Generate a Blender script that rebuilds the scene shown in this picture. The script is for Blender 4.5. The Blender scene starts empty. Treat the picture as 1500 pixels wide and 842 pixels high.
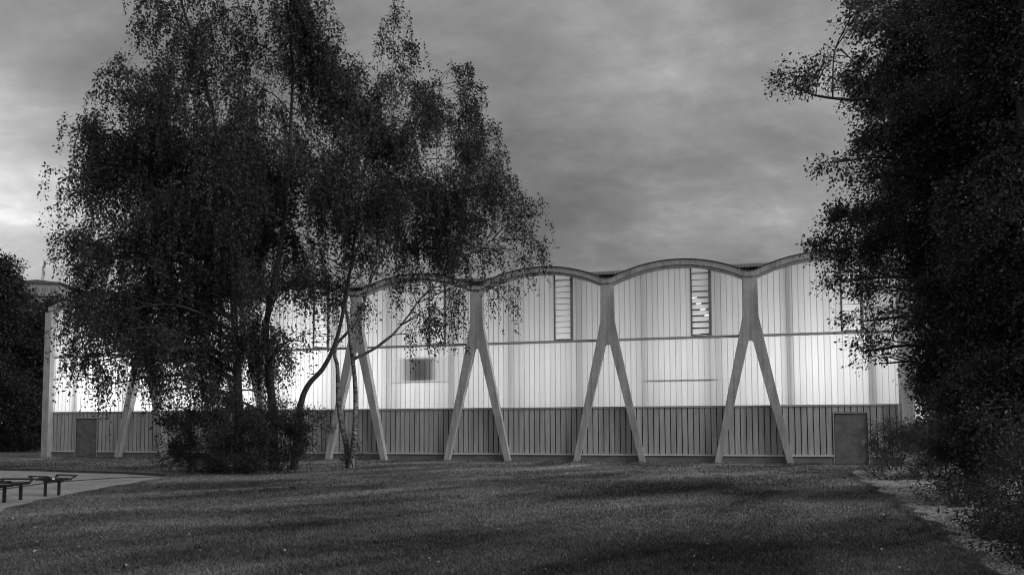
import bpy, bmesh, math, random
import numpy as np
from mathutils import Vector, Matrix

random.seed(7)
RNG = np.random.default_rng(11)
SC = bpy.context.scene
COL = SC.collection

# ------------------------------------------------------------------ camera model
EYE = 1.35
F, CX, CY, PITCH = 1158.5, 675.7, 567.95, 0.06074          # in pixels of a 1500 x 842 frame
cp, sp = math.cos(PITCH), math.sin(PITCH)

def ray(x, y):
    a = (x - CX) / F
    b = -(y - CY) / F
    return (a, cp - b * sp, sp + b * cp)

def ground(x, y, z=0.0):
    r = ray(x, y)
    t = (z - EYE) / r[2]
    return Vector((r[0] * t, r[1] * t, z))

def at(x, y, Y):
    r = ray(x, y)
    t = Y / r[1]
    return Vector((r[0] * t, Y, EYE + r[2] * t))

cam_d = bpy.data.cameras.new('camera')
cam = bpy.data.objects.new('camera', cam_d)
COL.objects.link(cam)
cam.location = (0, 0, EYE)
cam.rotation_euler = (math.pi / 2 + PITCH, 0, 0)
cam_d.sensor_width = 36
cam_d.sensor_fit = 'HORIZONTAL'
cam_d.lens = F / 1500 * 36
cam_d.shift_x = (750 - CX) / 1500
cam_d.shift_y = (CY - 421) / 1500
cam_d.clip_start = 0.1
cam_d.clip_end = 6000
SC.camera = cam

# ------------------------------------------------------------------ materials
class NT:
    def __init__(s, tree):
        s.t = tree; s.n = tree.nodes; s.l = tree.links
    def new(s, kind, **kw):
        n = s.n.new(kind)
        for k, v in kw.items():
            if k.startswith('i_'):
                n.inputs[k[2:]].default_value = v
            else:
                setattr(n, k, v)
        return n
    def link(s, a, b): s.l.new(a, b)

def material(name):
    m = bpy.data.materials.new(name)
    m.use_nodes = True
    t = NT(m.node_tree)
    t.n.clear()
    out = t.new('ShaderNodeOutputMaterial')
    return m, t, out

def g(v): return (v, v, v, 1)

def ramp(t, src, stops):
    r = t.new('ShaderNodeValToRGB')
    e = r.color_ramp.elements
    while len(e) < len(stops): e.new(0.5)
    for el, (p, v) in zip(e, stops):
        el.position = p; el.color = g(v)
    t.link(src, r.inputs['Fac'])
    return r.outputs['Color']

def mul(t, a, b):
    m = t.new('ShaderNodeMix', data_type='RGBA', blend_type='MULTIPLY')
    m.inputs[0].default_value = 1
    t.link(a, m.inputs[6]); t.link(b, m.inputs[7])
    return m.outputs[2]

def rough_mat(name, lo, hi, scale=3.0, fine=40.0, rough=0.85, bump=0.3, bdist=0.01, stretch=(1, 1, 1), coord='Object', spec=0.3, metal=0.0, detail=6, streak=0.0):
    """two scales of noise in colour, fine bump"""
    m, t, out = material(name)
    tc = t.new('ShaderNodeTexCoord')
    mp = t.new('ShaderNodeMapping'); mp.inputs['Scale'].default_value = stretch
    t.link(tc.outputs[coord], mp.inputs['Vector'])
    n1 = t.new('ShaderNodeTexNoise', i_Scale=scale, i_Detail=detail, i_Roughness=0.6)
    n2 = t.new('ShaderNodeTexNoise', i_Scale=fine, i_Detail=4.0, i_Roughness=0.7)
    t.link(mp.outputs[0], n1.inputs['Vector']); t.link(mp.outputs[0], n2.inputs['Vector'])
    c = mul(t, ramp(t, n1.outputs['Fac'], [(0.3, lo), (0.7, hi)]), ramp(t, n2.outputs['Fac'], [(0.3, 0.75), (0.7, 1.0)]))
    if streak:
        ms = t.new('ShaderNodeMapping'); ms.inputs['Scale'].default_value = (5.5, 5.5, 0.22)
        t.link(tc.outputs[coord], ms.inputs['Vector'])
        n3 = t.new('ShaderNodeTexNoise', i_Scale=1.0, i_Detail=5.0, i_Roughness=0.6)
        t.link(ms.outputs[0], n3.inputs['Vector'])
        c = mul(t, c, ramp(t, n3.outputs['Fac'], [(0.34, 1 - streak), (0.52, 1.0)]))
    b = t.new('ShaderNodeBsdfPrincipled', i_Roughness=rough)
    b.inputs['Specular IOR Level'].default_value = spec
    b.inputs['Metallic'].default_value = metal
    t.link(c, b.inputs['Base Color'])
    bp = t.new('ShaderNodeBump', i_Strength=bump, i_Distance=bdist)
    t.link(n2.outputs['Fac'], bp.inputs['Height']); t.link(bp.outputs[0], b.inputs['Normal'])
    t.link(b.outputs[0], out.inputs[0])
    return m

def glass_mat(name, trans, refl=0.08, var=0.12, streak=0.12, diff=0.25):
    """frosted profiled glass: lets diffuse light through, thin gloss"""
    m, t, out = material(name)
    geo = t.new('ShaderNodeNewGeometry')
    tc = t.new('ShaderNodeTexCoord')
    mp = t.new('ShaderNodeMapping'); mp.inputs['Scale'].default_value = (9, 9, 0.25)
    t.link(tc.outputs['Object'], mp.inputs['Vector'])
    ns = t.new('ShaderNodeTexNoise', i_Scale=2.2, i_Detail=5.0)
    t.link(mp.outputs[0], ns.inputs['Vector'])
    c = mul(t, ramp(t, geo.outputs['Random Per Island'], [(0, trans * (1 - var)), (1, trans)]),
            ramp(t, ns.outputs['Fac'], [(0.3, 1 - streak), (0.7, 1.0)]))
    tr = t.new('ShaderNodeBsdfTranslucent'); t.link(c, tr.inputs['Color'])
    df = t.new('ShaderNodeBsdfDiffuse'); df.inputs['Color'].default_value = g(0.35)
    mx = t.new('ShaderNodeMixShader'); mx.inputs[0].default_value = diff
    t.link(tr.outputs[0], mx.inputs[1]); t.link(df.outputs[0], mx.inputs[2])
    gl = t.new('ShaderNodeBsdfGlossy', i_Roughness=0.18); gl.inputs['Color'].default_value = g(0.9)
    m2 = t.new('ShaderNodeMixShader'); m2.inputs[0].default_value = refl
    t.link(mx.outputs[0], m2.inputs[1]); t.link(gl.outputs[0], m2.inputs[2])
    t.link(m2.outputs[0], out.inputs[0])
    return m

def leaf_mat(name, lo, hi, trans=0.25, rough=0.55, spec=0.35):
    m, t, out = material(name)
    geo = t.new('ShaderNodeNewGeometry')
    ns = t.new('ShaderNodeTexNoise', i_Scale=0.55, i_Detail=3.0)
    t.link(geo.outputs['Position'], ns.inputs['Vector'])
    c = mul(t, ramp(t, geo.outputs['Random Per Island'], [(0, lo), (0.85, hi), (1, hi * 1.35)]),
            ramp(t, ns.outputs['Fac'], [(0.3, 0.7), (0.7, 1.0)]))
    b = t.new('ShaderNodeBsdfPrincipled', i_Roughness=rough)
    b.inputs['Specular IOR Level'].default_value = spec
    t.link(c, b.inputs['Base Color'])
    tr = t.new('ShaderNodeBsdfTranslucent'); t.link(c, tr.inputs['Color'])
    mx = t.new('ShaderNodeMixShader'); mx.inputs[0].default_value = trans
    t.link(b.outputs[0], mx.inputs[1]); t.link(tr.outputs[0], mx.inputs[2])
    t.link(mx.outputs[0], out.inputs[0])
    return m

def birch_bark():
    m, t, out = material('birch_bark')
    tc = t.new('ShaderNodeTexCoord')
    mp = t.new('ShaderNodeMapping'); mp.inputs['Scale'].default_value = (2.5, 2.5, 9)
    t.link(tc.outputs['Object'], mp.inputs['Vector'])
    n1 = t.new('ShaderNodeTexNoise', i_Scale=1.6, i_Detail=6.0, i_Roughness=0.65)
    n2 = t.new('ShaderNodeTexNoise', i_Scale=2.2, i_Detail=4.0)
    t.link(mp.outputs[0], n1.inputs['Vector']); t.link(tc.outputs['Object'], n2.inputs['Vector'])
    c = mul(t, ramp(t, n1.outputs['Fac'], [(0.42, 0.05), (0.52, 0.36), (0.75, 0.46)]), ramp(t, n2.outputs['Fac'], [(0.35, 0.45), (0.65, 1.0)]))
    b = t.new('ShaderNodeBsdfPrincipled', i_Roughness=0.8)
    t.link(c, b.inputs['Base Color'])
    bp = t.new('ShaderNodeBump', i_Strength=0.6, i_Distance=0.02)
    t.link(n1.outputs['Fac'], bp.inputs['Height']); t.link(bp.outputs[0], b.inputs['Normal'])
    t.link(b.outputs[0], out.inputs[0])
    return m

TR_A, TR_B = ground(95, 778), ground(780, 688)               # a trodden line across the lawn
def grass_mat(name, lo, hi, blade):
    """mown grass: worn and dry patches as a function of the place on the ground"""
    m, t, out = material(name)
    geo = t.new('ShaderNodeNewGeometry')
    mp = t.new('ShaderNodeMapping'); mp.vector_type = 'POINT'; mp.inputs['Scale'].default_value = (1, 1, 0); mp.inputs['Rotation'].default_value = (0, 0, -math.atan2((TR_B - TR_A).y, (TR_B - TR_A).x) * 0.75)
    t.link(geo.outputs['Position'], mp.inputs['Vector'])
    mq = t.new('ShaderNodeMapping'); mq.inputs['Scale'].default_value = (0.32, 1.0, 1.0); t.link(mp.outputs[0], mq.inputs['Vector'])
    n1 = t.new('ShaderNodeTexNoise', i_Scale=0.40, i_Detail=7.0, i_Roughness=0.6, i_Distortion=0.5)
    n2 = t.new('ShaderNodeTexNoise', i_Scale=2.4, i_Detail=5.0, i_Roughness=0.7)
    t.link(mq.outputs[0], n1.inputs['Vector']); t.link(mp.outputs[0], n2.inputs['Vector'])
    # distance to the trodden line
    d = (TR_B - TR_A); d.z = 0; L = d.length; d /= L
    nrm = Vector((-d.y, d.x, 0))
    sub = t.new('ShaderNodeVectorMath', operation='SUBTRACT'); sub.inputs[1].default_value = (TR_A.x, TR_A.y, 0)
    t.link(geo.outputs['Position'], sub.inputs[0])
    dot = t.new('ShaderNodeVectorMath', operation='DOT_PRODUCT'); dot.inputs[1].default_value = nrm
    t.link(sub.outputs[0], dot.inputs[0])
    wob = t.new('ShaderNodeMath', operation='MULTIPLY_ADD'); wob.inputs[1].default_value = 3.2
    t.link(n1.outputs['Fac'], wob.inputs[0]); t.link(dot.outputs['Value'], wob.inputs[2])
    o = t.new('ShaderNodeMath', operation='SUBTRACT'); o.inputs[1].default_value = 1.6
    t.link(wob.outputs[0], o.inputs[0])
    ab = t.new('ShaderNodeMath', operation='ABSOLUTE'); t.link(o.outputs[0], ab.inputs[0])
    track = ramp(t, ab.outputs[0], [(0.15, 1.45), (1.0, 1.0)])
    c = mul(t, ramp(t, n1.outputs['Fac'], [(0.36, lo), (0.47, lo + (hi - lo) * 0.4), (0.62, hi)]),
            ramp(t, n2.outputs['Fac'], [(0.3, 0.62), (0.7, 1.0)]))
    c = mul(t, c, track)
    if blade:
        c = mul(t, c, ramp(t, geo.outputs['Random Per Island'], [(0, 0.42), (0.6, 1.0), (1, 1.5)]))
    b = t.new('ShaderNodeBsdfPrincipled', i_Roughness=0.8)
    b.inputs['Specular IOR Level'].default_value = 0.15
    t.link(c, b.inputs['Base Color'])
    if not blade:
        n3 = t.new('ShaderNodeTexNoise', i_Scale=38.0, i_Detail=4.0)
        t.link(geo.outputs['Position'], n3.inputs['Vector'])
        bp = t.new('ShaderNodeBump', i_Strength=0.8, i_Distance=0.03)
        t.link(n3.outputs['Fac'], bp.inputs['Height']); t.link(bp.outputs[0], b.inputs['Normal'])
    t.link(b.outputs[0], out.inputs[0])
    return m

def emit_mat(name, s):
    m, t, out = material(name)
    e = t.new('ShaderNodeEmission'); e.inputs['Strength'].default_value = s
    t.link(e.outputs[0], out.inputs[0])
    return m

M = dict(
    concrete=rough_mat('concrete', 0.38, 0.60, 1.6, 14, bump=0.5, stretch=(1, 1, 0.6), streak=0.3),
    concrete_pale=rough_mat('pale_concrete', 0.42, 0.62, 1.4, 14, bump=0.3, streak=0.25),
    plinth=rough_mat('plinth_concrete', 0.20, 0.30, 1.5, 22, bump=0.4),
    cladding=rough_mat('timber_cladding', 0.42, 0.68, 2.4, 16, bump=0.4, stretch=(1, 1, 0.12), streak=0.25),
    backing=rough_mat('cladding_backing', 0.03, 0.05),
    rail=rough_mat('painted_rail', 0.40, 0.48, 2.0, 30, rough=0.5),
    rail_dark=rough_mat('dark_window_metal', 0.24, 0.30, 2.0, 30, rough=0.45),
    ledge=rough_mat('metal_ledge', 0.70, 0.80, 1.5, 20, rough=0.45, bump=0.1),
    door=rough_mat('painted_door', 0.12, 0.24, 2.6, 20, rough=0.6, bump=0.15),
    felt=rough_mat('roof_felt', 0.05, 0.08, 0.6, 12),
    sheet=rough_mat('corrugated_sheet', 0.40, 0.55, 1.0, 18, rough=0.5),
    inside=rough_mat('inside_plaster', 0.5, 0.6, 0.5, 6, bump=0.05),
    post=rough_mat('steel_post', 0.12, 0.16, 1.0, 10, rough=0.5),
    glass_low=glass_mat('frosted_glass', 0.76),
    glass_up=glass_mat('tinted_frosted_glass', 0.64),
    joint=glass_mat('glass_joint', 0.50, var=0.2),
    joint_up=glass_mat('tinted_glass_joint', 0.43, var=0.2),
    slat=glass_mat('louvre_glass', 0.70, var=0.1, streak=0.03, diff=0.03),
    board=rough_mat('board_face', 0.03, 0.05),
    reflection=emit_mat('slat_reflection', 2.5),
    leaf_birch=leaf_mat('birch_leaf', 0.032, 0.065),
    leaf_broad=leaf_mat('broad_leaf', 0.052, 0.11, spec=0.4, rough=0.45),
    leaf_shrub=leaf_mat('shrub_leaf', 0.04, 0.085, spec=0.5, rough=0.45),
    leaf_far=leaf_mat('far_leaf', 0.025, 0.05),
    bark=rough_mat('dark_bark', 0.04, 0.10, 3.0, 20, bump=0.8, bdist=0.03, stretch=(1, 1, 0.25)),
    birch=birch_bark(),
    lawn=grass_mat('mown_grass', 0.085, 0.31, False),
    blade=grass_mat('grass_blades', 0.09, 0.36, True),
    path=rough_mat('fine_gravel_path', 0.24, 0.44, 0.9, 14, bump=0.5, bdist=0.01),
    kerb=rough_mat('kerb_stone', 0.05, 0.10, 2.0, 24),
    earth=rough_mat('dry_earth', 0.24, 0.46, 1.4, 18, bump=1.0, bdist=0.04),
    glint=rough_mat('white_glint', 0.7, 0.8),
    litter=leaf_mat('fallen_leaf', 0.22, 0.6, trans=0.0, rough=0.6),
    wood=rough_mat('weathered_plank', 0.035, 0.06, 4, 30, rough=0.5, stretch=(0.2, 1, 1)),
    iron=rough_mat('black_iron', 0.02, 0.035, 3, 30, rough=0.5),
    sticker=rough_mat('white_sticker', 0.75, 0.8),
    render_wall=rough_mat('far_render', 0.35, 0.45, 0.2, 3),
    far_roof=rough_mat('far_roof', 0.12, 0.16, 0.2, 3),
)

# ------------------------------------------------------------------ object helpers
def tag(o, label=None, cat=None, group=None, kind=None):
    if label: o['label'] = label
    if cat: o['category'] = cat
    if group: o['group'] = group
    if kind: o['kind'] = kind
    return o

def empty(name, loc, rz=0.0):
    o = bpy.data.objects.new(name, None)
    COL.objects.link(o)
    o.location = loc; o.rotation_euler = (0, 0, rz)
    o.empty_display_size = 0.3
    return o

def link(name, me, mats, parent=None, smooth=False):
    o = bpy.data.objects.new(name, me)
    COL.objects.link(o)
    for m in (mats if isinstance(mats, (list, tuple)) else [mats]):
        me.materials.append(m)
    if parent: o.parent = parent
    if smooth:
        me.polygons.foreach_set('use_smooth', np.ones(len(me.polygons), dtype=bool))
    return o

class MB:
    """collects boxes, prisms and tubes into one mesh"""
    def __init__(s): s.bm = bmesh.new(); s.mi = 0
    def _f(s, vs):
        try:
            f = s.bm.faces.new(vs); f.material_index = s.mi
            return f
        except ValueError:
            return None
    def box(s, x0, x1, y0, y1, z0, z1):
        v = [s.bm.verts.new(p) for p in ((x0,y0,z0),(x1,y0,z0),(x1,y1,z0),(x0,y1,z0),(x0,y0,z1),(x1,y0,z1),(x1,y1,z1),(x0,y1,z1))]
        for q in ((3,2,1,0),(4,5,6,7),(0,1,5,4),(1,2,6,5),(2,3,7,6),(3,0,4,7)): s._f([v[i] for i in q])
        return s
    def prism(s, pts, y0, y1):
        """pts: (x,z) outline counter-clockwise seen from -y, extruded along y"""
        a = [s.bm.verts.new((x, y0, z)) for x, z in pts]
        b = [s.bm.verts.new((x, y1, z)) for x, z in pts]
        s._f(a); s._f(b[::-1])
        n = len(pts)
        for i in range(n): s._f([a[(i+1) % n], a[i], b[i], b[(i+1) % n]])
        return s
    def tube(s, pts, rads, seg=8, cap=True):
        rings = []
        pts = [Vector(p) for p in pts]
        for i, p in enumerate(pts):
            d = (pts[min(i+1, len(pts)-1)] - pts[max(i-1, 0)]).normalized()
            u = d.cross(Vector((0.31, 0.95, 0.05))).normalized(); w = d.cross(u)
            rings.append([s.bm.verts.new(p + rads[i] * (u * math.cos(2*math.pi*k/seg) + w * math.sin(2*math.pi*k/seg))) for k in range(seg)])
        for a, b in zip(rings, rings[1:]):
            for k in range(seg): s._f([a[k], a[(k+1) % seg], b[(k+1) % seg], b[k]])
        if cap:
            s._f(rings[0][::-1]); s._f(rings[-1])
        return s
    def build(s, name, mats, parent=None, bevel=0.0, smooth=False):
        if bevel:
            es = [e for e in s.bm.edges if len(e.link_faces) == 2 and e.calc_face_angle(0) > 0.3]
            bmesh.ops.bevel(s.bm, geom=es, offset=bevel, segments=2, affect='EDGES')
        me = bpy.data.meshes.new(name)
        bmesh.ops.recalc_face_normals(s.bm, faces=s.bm.faces)
        s.bm.to_mesh(me); s.bm.free()
        return link(name, me, mats, parent, smooth)

def copy_tree(o, parent=None):
    c = o.copy(); COL.objects.link(c); c.parent = parent
    for ch in list(o.children): copy_tree(ch, c)
    return c

def np_mesh(name, verts, faces_n, parent, mats, smooth=False):
    """verts (N,k,3): N separate k-gons"""
    N, k = verts.shape[:2]
    me = bpy.data.meshes.new(name)
    me.vertices.add(N * k); me.vertices.foreach_set('co', np.ascontiguousarray(verts, dtype=np.float32).ravel())
    fl = np.concatenate([np.asarray(f) for f in faces_n])
    per = len(fl)
    idx = (np.arange(N)[:, None] * k + fl[None, :]).ravel()
    me.loops.add(len(idx)); me.loops.foreach_set('vertex_index', idx.astype(np.int32))
    sizes = np.array([len(f) for f in faces_n])
    starts = (np.concatenate([[0], np.cumsum(sizes)[:-1]])[None, :] + (np.arange(N) * per)[:, None]).ravel()
    me.polygons.add(len(starts)); me.polygons.foreach_set('loop_start', starts.astype(np.int32))
    me.update(calc_edges=True); me.validate()
    return link(name, me, mats, parent, smooth)

def np_multi(name, parts, parent, mats):
    """parts: (verts (N,k,3), faces, material index)"""
    co, li, ls, mi = [], [], [], []
    vo = lo = 0
    for verts, faces_n, m in parts:
        N, k = verts.shape[:2]
        fl = np.concatenate([np.asarray(f) for f in faces_n]); per = len(fl)
        co.append(verts.reshape(-1, 3)); li.append(((np.arange(N)[:, None] * k + fl[None, :]) + vo).ravel())
        st = np.concatenate([[0], np.cumsum([len(f) for f in faces_n])[:-1]])
        ls.append((st[None, :] + (np.arange(N) * per)[:, None] + lo).ravel()); mi.append(np.full(N * len(faces_n), m))
        vo += N * k; lo += N * per
    co, li, ls, mi = (np.concatenate(a) for a in (co, li, ls, mi))
    me = bpy.data.meshes.new(name)
    me.vertices.add(len(co)); me.vertices.foreach_set('co', np.ascontiguousarray(co, dtype=np.float32).ravel())
    me.loops.add(len(li)); me.loops.foreach_set('vertex_index', li.astype(np.int32))
    me.polygons.add(len(ls)); me.polygons.foreach_set('loop_start', ls.astype(np.int32))
    me.update(calc_edges=True); me.validate()
    o = link(name, me, mats, parent)
    me.polygons.foreach_set('material_index', mi.astype(np.int32))
    return o

def vnoise(p, seed=0):
    """3-D value noise, 0..1"""
    i = np.floor(p).astype(np.int64); f = p - i
    f = f * f * (3 - 2 * f)
    def h(a):
        n = (a[..., 0] * 374761393 + a[..., 1] * 668265263 + a[..., 2] * 2147483647 + seed * 974634777) & 0xffffffff
        n = ((n ^ (n >> 13)) * 1274126177) & 0xffffffff
        return ((n ^ (n >> 16)) & 0xffff) / 65535.0
    r = 0
    for dx in (0, 1):
        for dy in (0, 1):
            for dz in (0, 1):
                w = (f[..., 0] if dx else 1-f[..., 0]) * (f[..., 1] if dy else 1-f[..., 1]) * (f[..., 2] if dz else 1-f[..., 2])
                r = r + w * h(i + np.array([dx, dy, dz]))
    return r

# ------------------------------------------------------------------ setting: ground
def sheet(name, pts, z, mat, label, grid=False):
    bm = bmesh.new()
    vs = [bm.verts.new((p[0], p[1], z)) for p in pts]
    f = bm.faces.new(vs)
    f.normal_update()
    if f.normal.z < 0: f.normal_flip()
    me = bpy.data.meshes.new(name); bm.to_mesh(me); bm.free()
    o = link(name, me, mat)
    return tag(o, label, name.replace('_', ' '), kind='structure')

sheet('lawn', [(-3000, -40), (3000, -40), (3000, 4000), (-3000, 4000)], 0.0, M['lawn'], 'mown lawn with paler worn streaks running up to the hall')

PATH = [ground(-260, 676), ground(0, 688.5), ground(60, 690), ground(110, 692), ground(180, 694), ground(245, 697.6), ground(243, 699.5), ground(225, 704), ground(180, 712), ground(120, 722), ground(60, 735), ground(0, 752), ground(-200, 800)]
sheet('path', PATH, 0.006, M['path'], 'pale gravel path entering beside the two benches')
def strip(name, pts, w, h, mat, label):
    mb = MB()
    for a, b in zip(pts, pts[1:]):
        d = (b - a); d.z = 0; L = d.length; d.normalize(); n = Vector((-d.y, d.x, 0)) * w / 2
        v = [mb.bm.verts.new(p) for p in ((a-n), (b-n), (b+n), (a+n))]
        top = [mb.bm.verts.new(p + Vector((0, 0, h))) for p in ((a-n), (b-n), (b+n), (a+n))]
        mb._f(top)
        for i in range(4): mb._f([v[i], v[(i+1) % 4], top[(i+1) % 4], top[i]])
    return tag(mb.build(name, mat), label, 'kerb', kind='structure')
strip('kerb', [ground(-260, 676), ground(0, 688.5), ground(60, 690), ground(110, 692), ground(180, 694), ground(245, 697.6)], 0.10, 0.09, M['kerb'], 'dark kerb along the far edge of the gravel path')
strip('kerb', [ground(-140, 738), ground(10, 716), ground(60, 709), ground(120, 703.5), ground(180, 700), ground(243, 698)], 0.07, 0.03, M['kerb'], 'thin dark edging running through the gravel path')

LAWN_EDGE = [ground(1240, 692), ground(1262, 706), ground(1300, 730), ground(1340, 757), ground(1380, 786), ground(1420, 815), ground(1455, 845), Vector((4.6, 5.6, 0)), Vector((4.0, 3.0, 0))]
EARTH = LAWN_EDGE + [Vector((20, 3, 0)), Vector((26, 20, 0)), Vector((24, 31.5, 0)), ground(1330, 681.5), ground(1262, 687)]
sheet('earth_strip', EARTH, 0.006, M['earth'], 'bare earth strewn with fallen leaves beside the lawn')

# ------------------------------------------------------------------ sports hall
ANG = 0.26479
BAY = 6.959
HALL = empty('sports_hall', (0.80323, 42.2497, 0), -ANG)
tag(HALL, 'long concrete sports hall with seven shallow arches and lit frosted glass front', 'sports hall')
V = 0.45            # depth of the columns in front of the glass
DEEP = 26.0
K0, K1 = -4, 3
U0, U1 = -28.07, 21.02

# A-shaped columns
def a_column(k):
    mb = MB()
    R = [(0.335, 9.125), (0.365, 7.224), (1.827, 0.0), (1.53, 0.0), (0.125, 5.99), (0.07, 6.07)]
    pts = [(-x, z) for x, z in R[::-1]]
    right = R
    outline = right[::1]
    full = [(x, z) for x, z in ([(-a, b) for a, b in R] + R[::-1])]
    o = mb.prism(full, 0.0, V - 0.004)
    ob = o.build('column', M['concrete'], HALL, bevel=0.015)
    ob.location = (k * BAY, 0, 0)
    return ob
c0 = a_column(-3)
for k in range(-2, 3):
    c = c0.copy(); COL.objects.link(c); c.parent = HALL; c.location = (k * BAY, 0, 0)
for a, b in ((U0, U0 + 0.48), (U1 - 0.55, U1)):
    o = MB().box(a, b, 0.0, V + 0.3, 0, 9.12).build('column', M['concrete_pale'] if a < 0 else M['concrete'], HALL, bevel=0.015)
    o['label'] = 'straight square corner column'

# arch geometry
HALF = BAY / 2
RISE_R = 7.03
CROWN = 9.885
def under(s):                       # s: distance from the middle of the bay
    s = min(abs(s), HALF)
    h = CROWN - (RISE_R - math.sqrt(RISE_R**2 - s*s))
    return max(h, 9.125)
def over(s, extra=0.39):
    s = min(abs(s), HALF)
    R = RISE_R + extra
    return max(CROWN + extra - (R - math.sqrt(R*R - s*s)), 9.47 + (extra - 0.36))

def arc_band(lo, hi, y0, y1, n=28, e=0.0):
    mb = MB()
    ss = [-HALF + BAY * i / n for i in range(n + 1)]
    va = [[mb.bm.verts.new((s + HALF, y, h)) for s, h in ((s, f(s)) for s in ss)] for y in (y0, y1) for f in (lo, hi)]
    fl, fh, bl, bh = va
    for i in range(n):
        mb._f([fl[i], fl[i+1], fh[i+1], fh[i]]); mb._f([bl[i+1], bl[i], bh[i], bh[i+1]])
        mb._f([fh[i], fh[i+1], bh[i+1], bh[i]]); mb._f([fl[i+1], fl[i], bl[i], bl[i+1]])
    for i in (0, n):
        mb._f([fl[i], fh[i], bh[i], bl[i]])
    return mb
soff0 = arc_band(under, lambda s: under(s) + 0.098, 0.05, V + 0.02).build('arch_soffit', M['concrete'], HALL)
beam0 = arc_band(lambda s: under(s) + 0.10, lambda s: over(s, 0.36), -0.03, V + 0.02).build('arch_beam', M['concrete'], HALL)
vault0 = arc_band(lambda s: under(s) + 0.03, lambda s: over(s, 0.34), V + 0.022, DEEP).build('roof_vault', M['inside'], HALL)
felt0 = arc_band(lambda s: over(s, 0.364), lambda s: over(s, 0.398), -0.08, DEEP + 0.1).build('roof_covering', M['felt'], HALL)
for o in (beam0, soff0, vault0, felt0):
    o.location.x = K0 * BAY
    for k in range(K0 + 1, K1):
        c = o.copy(); COL.objects.link(c); c.parent = HALL; c.location.x = k * BAY

# corrugated covers bridging the valleys
mb = MB()
w = 1.95
n = 26
for i in range(n):
    x0 = -w + 2 * w * i / n; x1 = x0 + 2 * w / n
    mb.box(x0 + 0.005, x0 + 0.085, 0.9, DEEP, 9.86, 10.06)
    mb.box(x0 + 0.085, x1 + 0.005, 0.95, DEEP, 9.88, 10.02)
mb.box(-0.9, 0.9, 2.2, 2.3, 9.4, 9.85)
cov = mb.build('valley_cover', M['sheet'], HALL)
cov.location.x = -3 * BAY
for k in range(-2, 3):
    c = cov.copy(); COL.objects.link(c); c.parent = HALL; c.location.x = k * BAY

# glazing, one sheet of channels per bay and storey
PITCH_G = BAY / 25
WIN0, WIN1 = 4.13, 5.12
def strip_panels(k, lo, hi_f, mats, name, skip=None, jw=0.034):
    mb = MB()
    a = 0.0
    for i in range(25):
        x0 = i * PITCH_G; x1 = x0 + PITCH_G
        if k == K0 and x1 < 0.30: continue
        if k == K1 - 1 and x0 > BAY - 0.42: continue
        if skip:
            if x0 >= skip[0] - 0.02 and x1 <= skip[1] + 0.02: continue
            if x0 < skip[0] < x1: x1 = skip[0]
            if x0 < skip[1] < x1: x0 = skip[1]
        for mi, (p, q, dy) in enumerate(((x0 + jw, x1, 0.0), (x0, x0 + jw, -0.02))):
            if q - p < 0.01: continue
            mb.mi = mi
            y = V + dy
            v = [mb.bm.verts.new(c) for c in ((p, y, lo), (q, y, lo), (q, y, hi_f(q - HALF)), (p, y, hi_f(p - HALF)))]
            mb._f(v)
    me = bpy.data.meshes.new(name); mb.bm.to_mesh(me); mb.bm.free()
    o = link(name, me, mats, HALL); o.location.x = k * BAY
    return o
for k in range(K0, K1):
    strip_panels(k, 2.868, lambda s: 6.243, [M['glass_low'], M['joint']], 'lower_glazing')
    strip_panels(k, 6.377, lambda s: under(s) + 0.02, [M['glass_up'], M['joint_up']], 'upper_glazing', (WIN0, WIN1))

# rails across the front
for k in range(K0, K1):
    a = 0.24 if k == K0 else 0.0
    b = BAY - (0.44 if k == K1 - 1 else 0.0)
    for nm, y0, y1, z0, z1, m in (('cross_rail', V - 0.06, V + 0.03, 6.245, 6.375, 'rail'), ('sill_rail', V - 0.08, V + 0.03, 2.775, 2.866, 'rail')):
        MB().box(a + 0.002, b - 0.002, y0, y1, z0, z1).build(nm, M[m], HALL).location.x = k * BAY

# louvred windows in the upper storey
def louvre(k):
    fr = MB()
    top_l, top_r = under(WIN0 - HALF), under(WIN1 - HALF)
    fr.prism([(WIN0, 6.378), (WIN0 + 0.075, 6.378), (WIN0 + 0.075, under(WIN0 + 0.075 - HALF)), (WIN0, top_l)], V - 0.05, V + 0.06)
    fr.prism([(WIN1 - 0.11, 6.378), (WIN1, 6.378), (WIN1, top_r), (WIN1 - 0.11, under(WIN1 - 0.11 - HALF))], V - 0.05, V + 0.06)
    zs = [6.44 + 0.312 * i for i in range(12)]
    o = fr.build('louvre_window', M['rail_dark'], HALL); o.location.x = k * BAY
    bars = MB()
    open_ = (k == 1)
    for i, z in enumerate(zs):
        zt = min(z + 0.312, under(WIN1 - HALF) - 0.02)
        if zt - z < 0.08: continue
        bars.box(WIN0 + 0.078, WIN1 - 0.113, V - 0.03, V + 0.03, z - 0.015, z + 0.015)
        s = MB()
        gap = 0.05 if (open_ and i < 8) else 0.0
        z0, z1 = z + 0.024, zt - 0.024
        v = [s.bm.verts.new(c) for c in ((WIN0 + 0.085, V + 0.03, z0 + gap), (WIN1 - 0.12, V + 0.03, z0 + gap), (WIN1 - 0.12, V - 0.03, z1), (WIN0 + 0.085, V - 0.03, z1))]
        s._f(v)
        me = bpy.data.meshes.new('slat'); s.bm.to_mesh(me); s.bm.free()
        link('slat', me, M['slat'], o)
    bars.build('window_frame', M['rail_dark'], o)
for k in range(K0, K1): louvre(k)

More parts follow.
